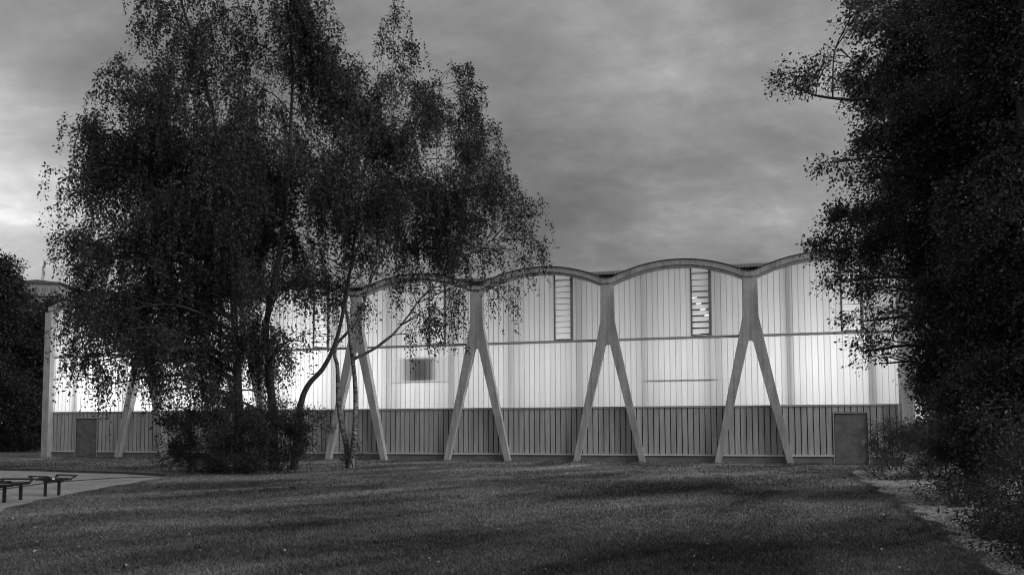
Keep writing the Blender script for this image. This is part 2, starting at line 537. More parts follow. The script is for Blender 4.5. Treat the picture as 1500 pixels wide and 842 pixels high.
# boarded lower wall with two doors
DOORS = {K0: (2.02, 3.50), K1 - 1: (3.72, 5.13)}
for k in range(K0, K1):
    a = 0.24 if k == K0 else 0.0
    b = BAY - (0.44 if k == K1 - 1 else 0.0)
    dr = DOORS.get(k)
    mb = MB()
    mb.mi = 1
    mb.box(a, b, V + 0.012, V + 0.03, 0.0, 2.774)
    mb.mi = 0
    for i in range(25):
        x0 = i * PITCH_G + 0.022; x1 = (i + 1) * PITCH_G - 0.022
        x0 = max(x0, a); x1 = min(x1, b)
        if x1 - x0 < 0.04: continue
        if dr and x1 > dr[0] - 0.08 and x0 < dr[1] + 0.08:
            if x0 > dr[0] - 0.08 and x1 < dr[1] + 0.08:
                mb.box(x0, x1, V - 0.03, V + 0.01, 2.50, 2.772); continue
            if x0 < dr[0] - 0.08:
                mb.box(dr[0] - 0.078, x1, V - 0.03, V + 0.01, 2.50, 2.772); x1 = dr[0] - 0.082
            else:
                mb.box(x0, dr[1] + 0.078, V - 0.03, V + 0.01, 2.50, 2.772); x0 = dr[1] + 0.082
            if x1 - x0 < 0.03: continue
        mb.box(x0, x1, V - 0.03 + random.uniform(-.004, .004), V + 0.01, 0.445, 2.772)
    mb.build('cladding_panel', [M['cladding'], M['backing']], HALL).location.x = k * BAY
    runs = [(a, b)] if not dr else [(a, dr[0] - 0.085), (dr[1] + 0.085, b)]
    lm, pm = MB(), MB()
    for p, q in runs:
        lm.box(p + 0.002, q - 0.002, V - 0.13, V + 0.009, 0.365, 0.442)
        pm.box(p + 0.002, q - 0.002, V - 0.045, V + 0.009, -0.02, 0.362)
    lm.build('ledge', M['ledge'], HALL).location.x = k * BAY
    pm.build('plinth', M['plinth'], HALL).location.x = k * BAY
    if dr:
        d = MB().box(dr[0], dr[1], V - 0.012, V + 0.008, 0.0, 2.40).build('door', M['door'], HALL); d.location.x = k * BAY
        fm = MB()
        for p, q, z0, z1 in ((dr[0] - 0.078, dr[0] - 0.03, 0, 2.49), (dr[1] + 0.03, dr[1] + 0.078, 0, 2.49), (dr[0] - 0.03, dr[1] + 0.03, 2.44, 2.49)):
            fm.box(p, q, V - 0.07, V + 0.008, z0, z1)
        fm.build('door_frame', M['rail'], d)
        sm = MB()
        for p, q, z0, z1 in ((dr[0] - 0.029, dr[0] - 0.002, 0, 2.438), (dr[1] + 0.002, dr[1] + 0.029, 0, 2.438), (dr[0] - 0.002, dr[1] + 0.002, 2.402, 2.438)):
            sm.box(p, q, V - 0.03, V + 0.006, z0, z1)
        sm.build('door_seal', M['backing'], d)
        hm = MB()
        hx = dr[1] - 0.14
        hm.box(hx - 0.02, hx + 0.02, V - 0.02, V - 0.013, 0.98, 1.16)
        hm.tube([(hx, V - 0.018, 1.10), (hx, V - 0.065, 1.10), (hx - 0.12, V - 0.065, 1.10)], [0.011] * 3, 8)
        hm.build('handle', M['rail'], d)
        d['label'] = 'plain grey metal door'

# inside: posts behind the frosted glass, floor, rear and end walls
for k in range(K0, K1):
    for u in (1.86, 5.34):
        MB().box(u - 0.11, u + 0.11, V + 0.30, V + 0.52, 0.05, under(u - HALF)).build('inner_post', M['post'], HALL).location.x = k * BAY
MB().box(U0 + 0.1, U1 - 0.1, V + 0.03, DEEP, -0.05, 0.03).build('hall_floor', M['inside'], HALL)
MB().box(U0 + 0.1, U1 - 0.1, DEEP - 0.2, DEEP - 0.01, 0.03, 9.6).build('rear_wall', M['inside'], HALL)
for a, b in ((U0 + 0.1, U0 + 0.35), (U1 - 0.35, U1 - 0.1)):
    MB().box(a, b, V + 0.31, DEEP - 0.21, 0.03, 9.2).build('end_wall', M['concrete_pale'], HALL)

# things inside that show as soft shadows
def hall_pt(u, v, h):
    c, s = math.cos(ANG), math.sin(ANG)
    return Vector((0.80323 + u * c + v * s, 42.2497 - u * s + v * c, h))
bd = MB().box(-0.87, 0.87, -0.06, 0.06, -0.58, 0.58); 
for x in (-0.6, 0.6): bd.box(x - 0.02, x + 0.02, -0.03, 0.03, 0.58, 1.25)
o = bd.build('notice_board', M['board'])
o.location = hall_pt(-3.42, V + 0.5, 5.0); o.rotation_euler = (0, 0, -ANG)
tag(o, 'dark hanging board showing as a blurred rectangle behind the frosted glass', 'board')
for a, b, h, lab in ((1.94 + BAY, 5.27 + BAY, 4.18, 'blurred handrail behind the frosted glass right of the hanging board'), (1.83 - BAY, 5.2 - BAY, 4.33, 'faint thin rail just under the blurred hanging board')):
    r = MB().box(a, b, -0.03, 0.03, -0.035 if a > 0 else -0.015, 0.035 if a > 0 else 0.015).build('rail', M['post'])
    r.location = hall_pt(0, V + 0.22, h); r.rotation_euler = (0, 0, -ANG)
    tag(r, lab, 'rail')
# added glowing tubes stand for a light reflected in the slats of one bay
for i, (du, h) in enumerate(((0.22, 8.356), (0.42, 8.044), (0.62, 7.732), (0.82, 7.42))):
    u = BAY + WIN0 + du - 0.02
    mb = MB().tube([(-0.13, 0, 0), (0.13, 0, 0)], [0.025, 0.025], 8)
    o = mb.build('slat_reflection', M['reflection'])
    o.location = hall_pt(u, V + 0.10, h); o.rotation_euler = (0, 0, -ANG)
    tag(o, ('topmost', 'second highest', 'third highest', 'lowest')[i] + ' of the white dashes reflected in the louvre slats, built as glowing tubes', 'reflection', 'reflected dashes built as glowing tubes')

# hall lighting
ENERGY = {-4: 760, -3: 640, -2: 560, -1: 340, 0: 250, 1: 240, 2: 500}
for k, e in ENERGY.items():
    ld = bpy.data.lights.new('hall_lamp', 'AREA')
    ld.shape = 'RECTANGLE'; ld.size = 5.0; ld.size_y = 1.6; ld.energy = e; ld.color = (1, 1, 1)
    lo = bpy.data.objects.new('hall_lamp', ld); COL.objects.link(lo)
    lo.location = hall_pt((k + 0.5) * BAY, V + 5.5, 4.9)
    lo.rotation_euler = (math.radians(-90), 0, -ANG)       # faces the glass

# ------------------------------------------------------------------ trees
def leaf_verts(pos, axis, size, wide=0.55, fold=0.15):
    """one folded diamond per leaf"""
    N = len(pos)
    r = RNG.normal(size=(N, 3))
    side = np.cross(axis, r); side /= np.linalg.norm(side, axis=1, keepdims=True) + 1e-9
    nrm = np.cross(axis, side)
    L = size[:, None]
    v = np.empty((N, 4, 3))
    v[:, 0] = pos
    v[:, 1] = pos + axis * L * 0.45 + side * L * wide * 0.5 + nrm * L * fold
    v[:, 2] = pos + axis * L
    v[:, 3] = pos + axis * L * 0.45 - side * L * wide * 0.5 + nrm * L * fold
    return v

def leaves_mesh(name, pos, axis, size, parent, mat, wide=0.55, fold=0.15):
    return np_mesh(name, leaf_verts(pos, axis, size, wide, fold), [(0, 1, 2, 3)], parent, mat)

def twig_quads(p0, p1, r):
    """thin three-sided twigs between arrays of points"""
    d = p1 - p0
    d /= np.linalg.norm(d, axis=1, keepdims=True) + 1e-9
    a = np.cross(d, np.array([0.3, 0.8, 0.1])); a /= np.linalg.norm(a, axis=1, keepdims=True) + 1e-9
    b = np.cross(d, a)
    v = np.empty((len(p0), 6, 3))
    for k in range(3):
        o = (a * math.cos(2.094 * k) + b * math.sin(2.094 * k))
        v[:, k] = p0 + o * r[:, None]
        v[:, 3 + k] = p1 + o * r[:, None] * 0.6
    return v

def curve_pts(pts, n=8):
    """Catmull-Rom through control points"""
    P = [Vector(p) for p in pts]
    P = [P[0] * 2 - P[1]] + P + [P[-1] * 2 - P[-2]]
    out = []
    for i in range(1, len(P) - 2):
        for j in range(n):
            t = j / n
            out.append(0.5 * ((2 * P[i]) + (P[i+1] - P[i-1]) * t + (2*P[i-1] - 5*P[i] + 4*P[i+1] - P[i+2]) * t*t + (3*P[i] - P[i-1] - 3*P[i+1] + P[i+2]) * t**3))
    out.append(P[-2])
    return out

def grow(root, lobes, Y, depth, droop, lsize, dens, leafm, bark, stems, seed, strand=(0.5, 1.4), gap=0.45, gscale=1.1, leaf_step=0.075, limbs=True, leaf_wide=0.55, spread=0.05, axis_x=None, bough=2.2, reach=0.25, gseed=None):
    """a crown of leafy strands filling lobes given in photo pixels at distance Y, on stems and limbs
    stems: list of (control points, r0, r1)"""
    rng = np.random.default_rng(seed)
    base = root.location
    px = Y / F
    P0, OUT, LEN = [], [], []
    tb = MB()
    stem_pts = []
    for ctrl, r0, r1 in stems:
        pts = curve_pts(ctrl, 7)
        n = len(pts)
        rad = [r0 + (r1 - r0) * (i / (n - 1)) ** 0.65 for i in range(n)]
        rad[0] *= 1.25
        tb.tube([p - base for p in pts], rad, 10)
        stem_pts += [(p, r) for p, r in zip(pts, rad)]
    tb.mi = 1
    for lb in lobes:
        x, y, rx, ry, d = lb[:5]
        dy = lb[5] if len(lb) > 5 else float(rng.uniform(-0.5, 0.5)) * depth
        Yl = Y + dy
        c = at(x, y, Yl)
        ex, ez = rx * Yl / F, ry * Yl / F
        ed = min(max(0.55 * (ex + ez), 0.5), depth * 0.75)
        area = (ex * ez * 3.14) ** 0.93
        # boughs reach from inside the lobe past its edge and carry most of the strands
        nb = max(3, int(bough * area * (0.6 + 0.4 * d)))
        bq = rng.normal(size=(nb, 3)); bq[:, 2] += 0.25; bq /= np.linalg.norm(bq, axis=1, keepdims=True)
        ell = np.array([ex, ed, ez])
        cc = np.array(c)
        b0 = cc + bq * ell * 0.15 - np.array([0, 0, 0.15 * ez])
        b1 = cc + bq * ell * (rng.uniform(0.75, 1.0 + reach, (nb, 1)))
        per = max(3, int(dens * d * area * 0.62 / nb))
        bt = rng.random((nb, per)) ** 0.7
        arc = np.array([0, 0, 1.0]) * (0.35 * ez * (bt * (1 - bt)))[..., None]
        p1 = b0[:, None, :] + (b1 - b0)[:, None, :] * bt[..., None] + arc + rng.normal(size=(nb, per, 3)) * 0.10 * (0.5 + ez * 0.35)
        q1 = np.repeat(bq[:, None, :], per, axis=1)
        n = max(4, int(dens * d * area * 0.38))
        q = rng.normal(size=(n, 3)); q /= np.linalg.norm(q, axis=1, keepdims=True)
        q *= (rng.random((n, 1)) ** 0.42)
        p = cc + q * ell
        p = np.concatenate([p1.reshape(-1, 3), p]); q = np.concatenate([q1.reshape(-1, 3), q])
        if droop > 0.3: p[:, 2] += 0.2 * ez
        pn = p * np.array([1, 0.22, 1]) * gscale
        keep = vnoise(pn + 31.7, gseed or seed) * 0.62 + vnoise(pn * 2.3, (gseed or seed) + 3) * 0.38 > gap - 0.10 * max(d - 1, 0) - (0.05 if d < 0.7 else 0)
        p = p[keep]; q = q[keep]
        if len(p) == 0: continue
        o = q + rng.normal(size=p.shape) * 0.5; 
        tx = axis_x if axis_x is not None else base.x
        o[:, 0] += 0.5 * np.sign(p[:, 0] - tx)
        o[:, 2] *= 0.5
        o /= np.linalg.norm(o, axis=1, keepdims=True) + 1e-9
        P0.append(p); OUT.append(o); LEN.append(rng.uniform(strand[0], strand[1], len(p)) * (1.0 if ez > 0.6 else 0.7))
        if limbs and stem_pts:
            # limb from the nearest lower stem point to the lobe, then boughs to clumps of strands
            best = min(stem_pts, key=lambda s: (s[0] - c).length + max(0, s[0].z - c.z + 0.5) * 2)
            s0 = best[0]; r0 = min(best[1] * 0.6, 0.022 + 0.012 * (s0 - c).length)
            mid = s0.lerp(c, 0.5) + Vector((rng.uniform(-.2, .2), rng.uniform(-.2, .2), 0.14 * (c - s0).length))
            lp = curve_pts([s0, mid, c], 6)
            tb.tube([a - base for a in lp], [r0 * (1 - 0.75 * i / (len(lp) - 1)) for i in range(len(lp))], 6)
            m = min(len(p), max(5, int(len(p) / 16)))
            pick = rng.choice(len(p), m, replace=False)
            for j in pick:
                a = lp[int(rng.integers(len(lp) // 2, len(lp)))]
                e = Vector(p[j])
                md = a.lerp(e, 0.55) + Vector((0, 0, 0.12 * (e - a).length))
                tb.tube([a - base, md - base, e - base], [0.016, 0.011, 0.005], 4, cap=False)
    P0 = np.concatenate(P0); OUT = np.concatenate(OUT); LEN = np.concatenate(LEN)
    N = len(P0)
    nl = int(np.ceil(strand[1] / leaf_step))
    t = (np.arange(nl)[None, :] + rng.random((N, nl))) * leaf_step
    ok = t < LEN[:, None]
    def path(tt):
        f = tt / LEN[:, None] if tt.ndim == 2 else tt / LEN
        tt3 = tt[..., None]; f3 = f[..., None]
        o = OUT[:, None, :] if tt.ndim == 2 else OUT
        p = P0[:, None, :] if tt.ndim == 2 else P0
        down = np.array([0, 0, -1.0])
        return p + o * tt3 * (1 - droop * 0.75 * np.clip(f3 * 1.4, 0, 1)) + down * droop * tt3 * np.clip(f3 * 1.3, 0.1, 1.0)
    pos = path(t)
    nrm = rng.normal(size=pos.shape)
    pos = pos + nrm * spread
    ax = nrm * 0.8 + np.array([0, 0, -0.9 * droop]) + OUT[:, None, :] * 0.4
    ax /= np.linalg.norm(ax, axis=-1, keepdims=True)
    pos = pos[ok]; ax = ax[ok]
    sz = rng.uniform(0.5, 1.3, len(pos)) * lsize
    okz = pos[:, 2] > 0.03
    pos, ax, sz = pos[okz], ax[okz], sz[okz]
    # strands' own twigs
    a0 = path(np.zeros(N)); a1 = path(LEN * 0.45); a2 = path(LEN * 0.9)
    tw = np.concatenate([twig_quads(a0 - np.array(base), a1 - np.array(base), np.full(N, 0.006)), twig_quads(a1 - np.array(base), a2 - np.array(base), np.full(N, 0.0038))])
    np_multi('crown', [(leaf_verts(pos - np.array(base), ax, sz, leaf_wide), [(0, 1, 2, 3)], 0), (tw, [(0, 1, 4, 3), (1, 2, 5, 4), (2, 0, 3, 5)], 1)], root, [leafm, M['bark']])
    tb.build('trunk', [bark, M['bark']], root, smooth=True)
    return len(pos)

def px_path(pts, Y):
    """pixel polyline at distance Y (or per-point Y as third value), first point dropped onto the ground"""
    out = []
    for p in pts:
        out.append(at(p[0], p[1], p[2] if len(p) > 2 else Y))
    out[0].z = -0.1
    return out

TOTAL = 0
# --- group of birches left of the middle
M['birch_dark'] = rough_mat('shaded_birch_bark', 0.03, 0.08, 2.0, 14, bump=0.7, bdist=0.02, stretch=(1, 1, 3))  # silhouette shade put into the bark colour of the three thicket birches
bx = dict(droop=0.85, lsize=0.122, leafm=M['leaf_birch'], gap=0.465, strand=(0.4, 1.6), gseed=77, gscale=1.0, spread=0.035, leaf_step=0.055)
r = empty('birch_tree', ground(352, 690)); tag(r, 'tall weeping birch with the broad dense crown, farthest left, over the thicket', 'tree', 'birches on the lawn')
Ya = r.location.y
TOTAL += grow(r, [(265,40,58,55,0.75),(255,-30,60,50,0.8),(300,85,45,50,0.7),(205,135,60,42,1.0),(250,165,75,65,1.3),(145,205,55,35,1.0),(190,235,75,55,1.5),(165,300,70,60,1.5),
  (255,270,85,80,2.2),(142,370,48,48,1.2),(200,370,75,70,1.2),(124,430,36,32,1.1),(270,370,80,80,2.2),(250,450,70,70,1.6),(175,455,70,45,1.0),(130,490,48,45,0.9),(185,520,50,45,0.7),(164,562,16,34,0.9),(118,525,28,26,0.5),
  (290,520,50,70,1.5),(320,300,70,90,2.0),(325,200,55,55,1.0),(230,520,35,40,0.7),(105,480,20,40,0.5),(118,390,18,26,0.8),(250,570,26,26,0.5),(300,150,45,55,0.9),(330,20,30,35,0.6),(225,20,30,40,0.6),(150,440,50,30,1.2),(215,470,60,34,1.0),(130,470,44,30,0.9),(135,530,44,30,0.9),(166,582,13,26,1.0),(215,540,30,34,0.8),(290,550,55,36,1.1),(250,510,45,34,1.0),(315,585,50,24,1.0)],
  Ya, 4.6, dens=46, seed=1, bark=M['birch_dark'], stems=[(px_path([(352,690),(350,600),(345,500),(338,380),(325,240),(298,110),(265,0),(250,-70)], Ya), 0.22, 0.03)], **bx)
r = empty('birch_tree', ground(399, 689)); tag(r, 'birch with the straight dark trunk rising behind the thicket and open top', 'tree', 'birches on the lawn')
Ya = r.location.y
TOTAL += grow(r, [(420,25,68,50,1.1),(415,-40,60,50,1.2),(360,65,30,40,0.6),(390,105,70,45,0.8),(480,105,45,55,0.9),(440,165,70,60,0.9),(365,180,45,50,0.6),(495,170,45,55,0.9),(370,265,65,60,1.2),(430,255,65,55,0.8),
  (380,350,70,60,1.5),(345,420,70,60,1.7),(400,440,50,60,1.4),(345,500,60,60,1.5),(395,530,38,60,1.2),(330,570,60,45,1.0),(440,110,50,40,0.7),(455,420,35,50,0.5),(445,500,30,45,0.35),(280,590,40,30,0.8),(465,250,40,60,0.6),(460,330,40,45,0.35),(410,200,60,60,0.8),(360,130,50,60,0.8),(450,60,45,45,0.9),(390,250,50,60,0.9),(510,120,30,40,0.6),(445,330,50,60,0.6)],
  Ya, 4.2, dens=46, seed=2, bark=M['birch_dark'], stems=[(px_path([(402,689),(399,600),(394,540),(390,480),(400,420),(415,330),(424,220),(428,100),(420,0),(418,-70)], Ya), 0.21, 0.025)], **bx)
r = empty('birch_tree', ground(434, 688)); tag(r, 'slender birch whose bare trunk leans right out of the thicket', 'tree', 'birches on the lawn')
Ya = r.location.y
TOTAL += grow(r, [(500,260,60,60,0.9),(535,315,65,50,1.3),(480,330,50,45,0.8),(505,385,55,40,0.9),(470,400,35,40,0.5),(545,215,50,50,0.9),(555,400,45,35,0.8),(480,440,30,40,0.4),(530,150,45,45,0.8),(500,320,60,50,0.6),(430,385,40,40,0.5),(525,200,50,60,0.8),(470,270,50,50,0.7)],
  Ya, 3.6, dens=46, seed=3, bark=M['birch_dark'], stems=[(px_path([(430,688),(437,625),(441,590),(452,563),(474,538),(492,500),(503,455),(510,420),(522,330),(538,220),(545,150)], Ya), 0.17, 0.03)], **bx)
r = empty('birch_tree', ground(512, 685)); tag(r, 'twin stemmed birch standing alone on the grass with pale mottled bark', 'tree', 'birches on the lawn')
Ya = r.location.y
TOTAL += grow(r, [(577,35,20,32,0.45),(580,80,34,32,0.55),(570,130,50,42,0.9),(632,120,36,34,0.5),(640,165,58,40,0.85),(695,185,40,35,0.75),(600,205,65,50,1.1),(675,240,58,48,1.0),(725,205,18,30,0.6),(580,285,70,55,1.5),(655,310,68,50,1.5),(715,290,45,45,1.0),
  (755,310,38,35,0.6),(785,340,16,42,0.55),(700,360,60,34,1.0),(620,375,70,42,1.4),(560,385,55,38,1.0),(650,395,55,20,0.6),(590,425,40,30,0.35),(640,455,36,45,0.33),(650,425,24,40,0.3),(610,490,30,50,0.28),(722,425,10,36,0.3),(738,425,12,48,0.4),(765,365,22,30,0.5),(540,450,24,26,0.5),(664,465,12,50,0.3),(640,260,90,70,0.6),(655,130,42,34,0.9),(690,225,50,40,0.8),(620,170,50,40,0.8),(560,210,50,60,0.5),(770,345,26,50,0.6),(792,350,8,36,0.7),(740,265,30,30,0.5)],
  Ya, 4.0, dens=46, seed=4, bark=M['birch'], stems=[
   (px_path([(510,686),(508,655),(500,620),(496,590),(495,560),(494,535),(490,519),(494,503),(507,489),(522,472),(533,445),(545,400),(560,330),(570,240),(575,130),(577,30)], Ya), 0.145, 0.02),
   (px_path([(514,686),(517,655),(520,625),(521,590),(520,560),(517,530),(514,505),(510,470),(505,440),(512,400),(530,350),(560,280)], Ya - 0.25), 0.145, 0.05),
   ([at(517,526,Ya-0.25), at(532,519,Ya-0.3), at(552,508,Ya-0.5), at(575,490,Ya-0.7), at(596,465,Ya-0.8), at(618,435,Ya-0.8), at(650,405,Ya-0.7)], 0.085, 0.03)], **bx)

# --- thicket at the foot of the birches
sh = dict(droop=0.25, lsize=0.085, leafm=M['leaf_birch'], bark=M['bark'], gap=0.34, strand=(0.25, 0.6), leaf_step=0.05, gscale=2.2, spread=0.06, limbs=False)
def shrub(x, y, lobes, label, dens, seed, depth=2.0, group=None, nst=7, cat='shrub', name='shrub', **kw):
    global TOTAL
    r = empty(name, ground(x, y)); tag(r, label, cat, group)
    Y = r.location.y
    stems = []
    rr = random.Random(seed)
    for i in range(nst):
        lb = lobes[i % len(lobes)]
        b = r.location + Vector((rr.uniform(-.25, .25), rr.uniform(-.2, .2), 0)); b.z = -0.05
        e = at(lb[0] + rr.uniform(-.5, .5) * lb[2], lb[1] + rr.uniform(-.5, .3) * lb[3], Y + rr.uniform(-.5, .5))
        m = b.lerp(e, 0.5) + Vector((rr.uniform(-.1, .1), 0, 0.1))
        stems.append(([b, m, e], 0.028, 0.007))
    a = dict(sh); a.update(kw)
    TOTAL += grow(r, lobes, Y, depth, dens=dens, seed=seed, stems=stems, **a)
SG = 'shrubs at the foot of the birches'
shrub(285, 691, [(270,635,38,28,1),(262,665,30,24,1),(300,615,45,28,1),(305,660,50,32,1.3),(300,680,42,14,1.2),(252,610,18,16,0.5)], 'leafy shrub at the left end of the birch thicket', 130, 21, group=SG)
shrub(352, 693, [(350,625,50,35,1.4),(345,660,60,34,1.5),(350,684,55,10,1.4),(380,610,40,30,1.2)], 'tall dense shrub in the middle of the birch thicket', 130, 22, group=SG)
shrub(412, 690, [(410,625,40,36,1.3),(405,662,42,28,1.3),(440,615,30,22,0.8),(462,625,24,20,0.5),(436,650,22,26,0.8),(470,605,18,12,0.4)], 'shrub at the right end of the thicket with sprays reaching right', 130, 23, group=SG)
shrub(513, 685.5, [(512,665,12,16,1.2),(526,665,12,12,0.8),(515,645,10,14,0.7)], 'small clump of leafy shoots around the twin stemmed birch', 120, 24, depth=0.8, lsize=0.075, nst=4)

# --- big dark trees on the right
br = dict(droop=0.3, lsize=0.08, leafm=M['leaf_broad'], bark=M['bark'], gap=0.40, strand=(0.3, 0.75), leaf_step=0.05, gscale=1.5, spread=0.07, leaf_wide=0.62)
r = empty('broadleaf_tree', ground(1432, 722)); tag(r, 'huge dark broadleaf tree with ragged branches reaching left over the hall', 'tree', 'dark trees beside the lawn')
Yr = r.location.y
TOTAL += grow(r, [(1285,10,50,40,0.9),(1255,25,22,26,0.5),(1330,50,60,50,1.5),(1160,112,24,20,0.75),(1195,108,34,22,0.85),(1240,80,28,24,0.8),(1250,120,40,30,1.1),(1290,95,45,35,1.2),(1300,150,50,40,1.3),(1285,200,36,32,1.1),(1222,238,24,11,0.8),(1262,262,34,26,0.9),
  (1310,240,45,45,1.4),(1280,310,48,34,1.2),(1232,330,34,26,0.9),(1222,368,30,24,0.9),(1265,372,45,32,0.85),(1235,412,34,26,0.5),(1290,425,36,32,0.6),(1265,470,30,28,0.4),(1305,480,32,30,0.55),(1262,515,12,16,0.35),(1290,532,22,18,0.35),
  (1345,330,60,70,2.0),(1350,190,60,70,2.0),(1390,90,70,70,2.2),(1400,440,42,60,2.0),(1400,260,70,80,2.4),(1400,400,70,80,2.4),(1420,560,38,50,1.8),(1400,-20,90,60,2.0),(1420,530,70,70,2.2),(1425,620,42,40,1.6)],
  Yr, 3.4, dens=225, seed=5, stems=[(px_path([(1432,722),(1430,600),(1422,450),(1410,300),(1390,150),(1370,20),(1355,-80)], Yr), 0.30, 0.06),
   ([at(1412,320,Yr), at(1350,220,Yr-.3), at(1290,150,Yr-.5), at(1240,146,Yr-.6), at(1195,140,Yr-.6), at(1160,125,Yr-.6)], 0.10, 0.012)], axis_x=at(1440,300,Yr).x, **br)
r = empty('broadleaf_tree', ground(1530, 742)); tag(r, 'dark broadleaf tree cut off by the right edge, filling it from top to hedge', 'tree', 'dark trees beside the lawn')
Yr = r.location.y
TOTAL += grow(r, [(1450,30,60,70,2.0),(1500,60,70,90,2.2),(1460,180,65,80,2.4),(1520,220,70,90,2.2),(1465,320,65,80,2.4),(1520,380,70,90,2.2),(1470,460,60,80,2.4),(1530,520,70,80,2.0),(1450,570,55,60,2.0),(1500,620,60,60,2.0),(1580,200,90,150,1.2),(1580,450,90,150,1.2),(1480,-50,90,60,2.0)],
  Yr, 3.4, dens=320, seed=6, stems=[(px_path([(1530,742),(1527,600),(1520,420),(1505,240),(1490,80),(1480,-60)], Yr), 0.28, 0.06)], **br)

r = empty('broadleaf_tree', (9.6, 5.0, 0)); tag(r, 'nearest dark broadleaf tree, added past the right edge to shade the foreground lawn', 'tree', 'dark trees beside the lawn')  # added tree, mostly out of view, casts shade on the near lawn
def to_px(p):
    d = Vector(p) - Vector((0, 0, EYE)); y2 = d.y * cp + d.z * sp; z2 = -d.y * sp + d.z * cp
    return CX + F * d.x / y2, CY - F * z2 / y2
def lobe(x, z, rx, rz, d, Y):
    X, Yp = to_px((x, Y, z)); return (X, Yp, rx * F / Y, rz * F / Y, d, 0.0)
TOTAL += grow(r, [lobe(9.6, 4.5, 3.0, 2.4, 1.6, 5), lobe(10.0, 11.5, 3.0, 2.4, 1.6, 5), lobe(9.8, 13.5, 2.4, 2.0, 1.4, 5), lobe(8.2, 8.5, 2.6, 2.0, 1.4, 5), lobe(9.3, 7.2, 2.8, 1.8, 1.2, 5), lobe(9.8, 9.6, 2.2, 1.6, 1.2, 5), lobe(8.6, 6.0, 2.2, 1.4, 1.0, 5), lobe(10.6, 6.0, 2.2, 1.6, 1.0, 5)],
  5.0, 4.5, dens=120, seed=15, stems=[([Vector((9.6, 5, -0.1)), Vector((9.6, 5, 3)), Vector((9.5, 5.1, 6)), Vector((9.6, 5, 9.5))], 0.26, 0.05)], **{**br, 'lsize': 0.11})

# --- hedge shrubs along the right side of the lawn
HG = 'shrubs along the earth strip'
hk = dict(lsize=0.07, strand=(0.2, 0.5), leafm=M['leaf_shrub'])
shrub(1310, 688, [(1285,640,28,26,0.7),(1310,650,38,32,1.0),(1280,668,30,18,0.6),(1335,655,30,34,1.2),(1300,620,26,12,0.35),(1345,630,20,20,0.8)], 'light leaved bush half covering the right hand door of the hall', 210, 31, depth=2.2, group=HG, **hk)
shrub(1368, 700, [(1360,655,36,36,1.3),(1395,640,36,36,1.4),(1375,685,40,20,1.2),(1345,690,26,12,0.7),(1420,620,30,30,1.2)], 'dark bush behind the light leaved one at the hall corner', 210, 32, depth=2.0, group=HG, **hk)
shrub(1436, 732, [(1425,665,45,45,1.5),(1450,640,45,45,1.5),(1430,705,45,26,1.2),(1400,705,26,18,0.8),(1470,690,40,40,1.3)], 'dark bush under the huge broadleaf tree by the fallen leaves', 200, 33, depth=1.8, group=HG, **hk)
shrub(1500, 776, [(1490,620,50,45,1.5),(1480,670,40,45,1.4),(1510,690,45,45,1.4),(1480,735,36,28,0.9),(1515,755,36,30,1.1),(1450,745,20,16,0.5)], 'nearest hedge bush at the lower right edge with shiny leaves', 190, 34, depth=1.4, group=HG, lsize=0.06, strand=(0.18, 0.42), leafm=M['leaf_shrub'])
hk['lsize'] = 0.055
shrub(1400, 742, [(1385,718,42,24,1.2),(1420,722,36,22,1.2),(1360,708,24,12,0.7)], 'low bush spilling over the earth strip below the broadleaf trunk', 260, 35, depth=1.0, group=HG, **hk)
shrub(1462, 786, [(1450,756,36,24,1.6),(1480,760,36,32,2.0),(1425,746,20,14,0.8),(1490,735,40,30,1.8)], 'low leafy bush on the earth strip just left of the nearest hedge bush', 260, 36, depth=0.9, group=HG, **hk)
shrub(1524, 828, [(1500,795,34,30,2.2),(1530,775,40,40,2.2),(1480,788,18,14,0.9),(1515,815,30,16,1.6)], 'low bush in the bottom right corner, cut by the edge of the photo', 280, 37, depth=0.8, group=HG, **hk)

def leaf_glints(spots, parent, Y):  # white faces painted in for skylight glinting off the leaves
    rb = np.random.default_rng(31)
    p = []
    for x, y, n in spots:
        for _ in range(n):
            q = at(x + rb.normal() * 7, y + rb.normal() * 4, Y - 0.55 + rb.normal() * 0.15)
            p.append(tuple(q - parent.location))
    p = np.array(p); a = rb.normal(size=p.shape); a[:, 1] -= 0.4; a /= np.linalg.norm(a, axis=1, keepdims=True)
    leaves_mesh('leaf_glint', p, a, rb.uniform(0.016, 0.034, len(p)), parent, M['glint'], 0.8, 0.2)
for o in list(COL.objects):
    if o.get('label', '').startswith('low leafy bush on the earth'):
        leaf_glints([(1405,745,3),(1420,752,3),(1425,742,3),(1438,765,5),(1448,760,5),(1465,768,6),(1450,745,3),(1392,748,2)], o, o.location.y)
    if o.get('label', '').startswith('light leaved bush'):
        leaf_glints([(1275,690,4),(1285,694,3),(1315,707,4),(1262,684,3),(1290,660,3)], o, o.location.y)

shrub(1296, 703, [(1285,694,30,8,1.1),(1312,700,26,9,1.3),(1262,688,18,5,0.7),(1338,700,26,14,1.3)], 'low creeping plants on the earth strip in front of the light leaved bush', 260, 38, depth=1.6, group=HG, **hk)

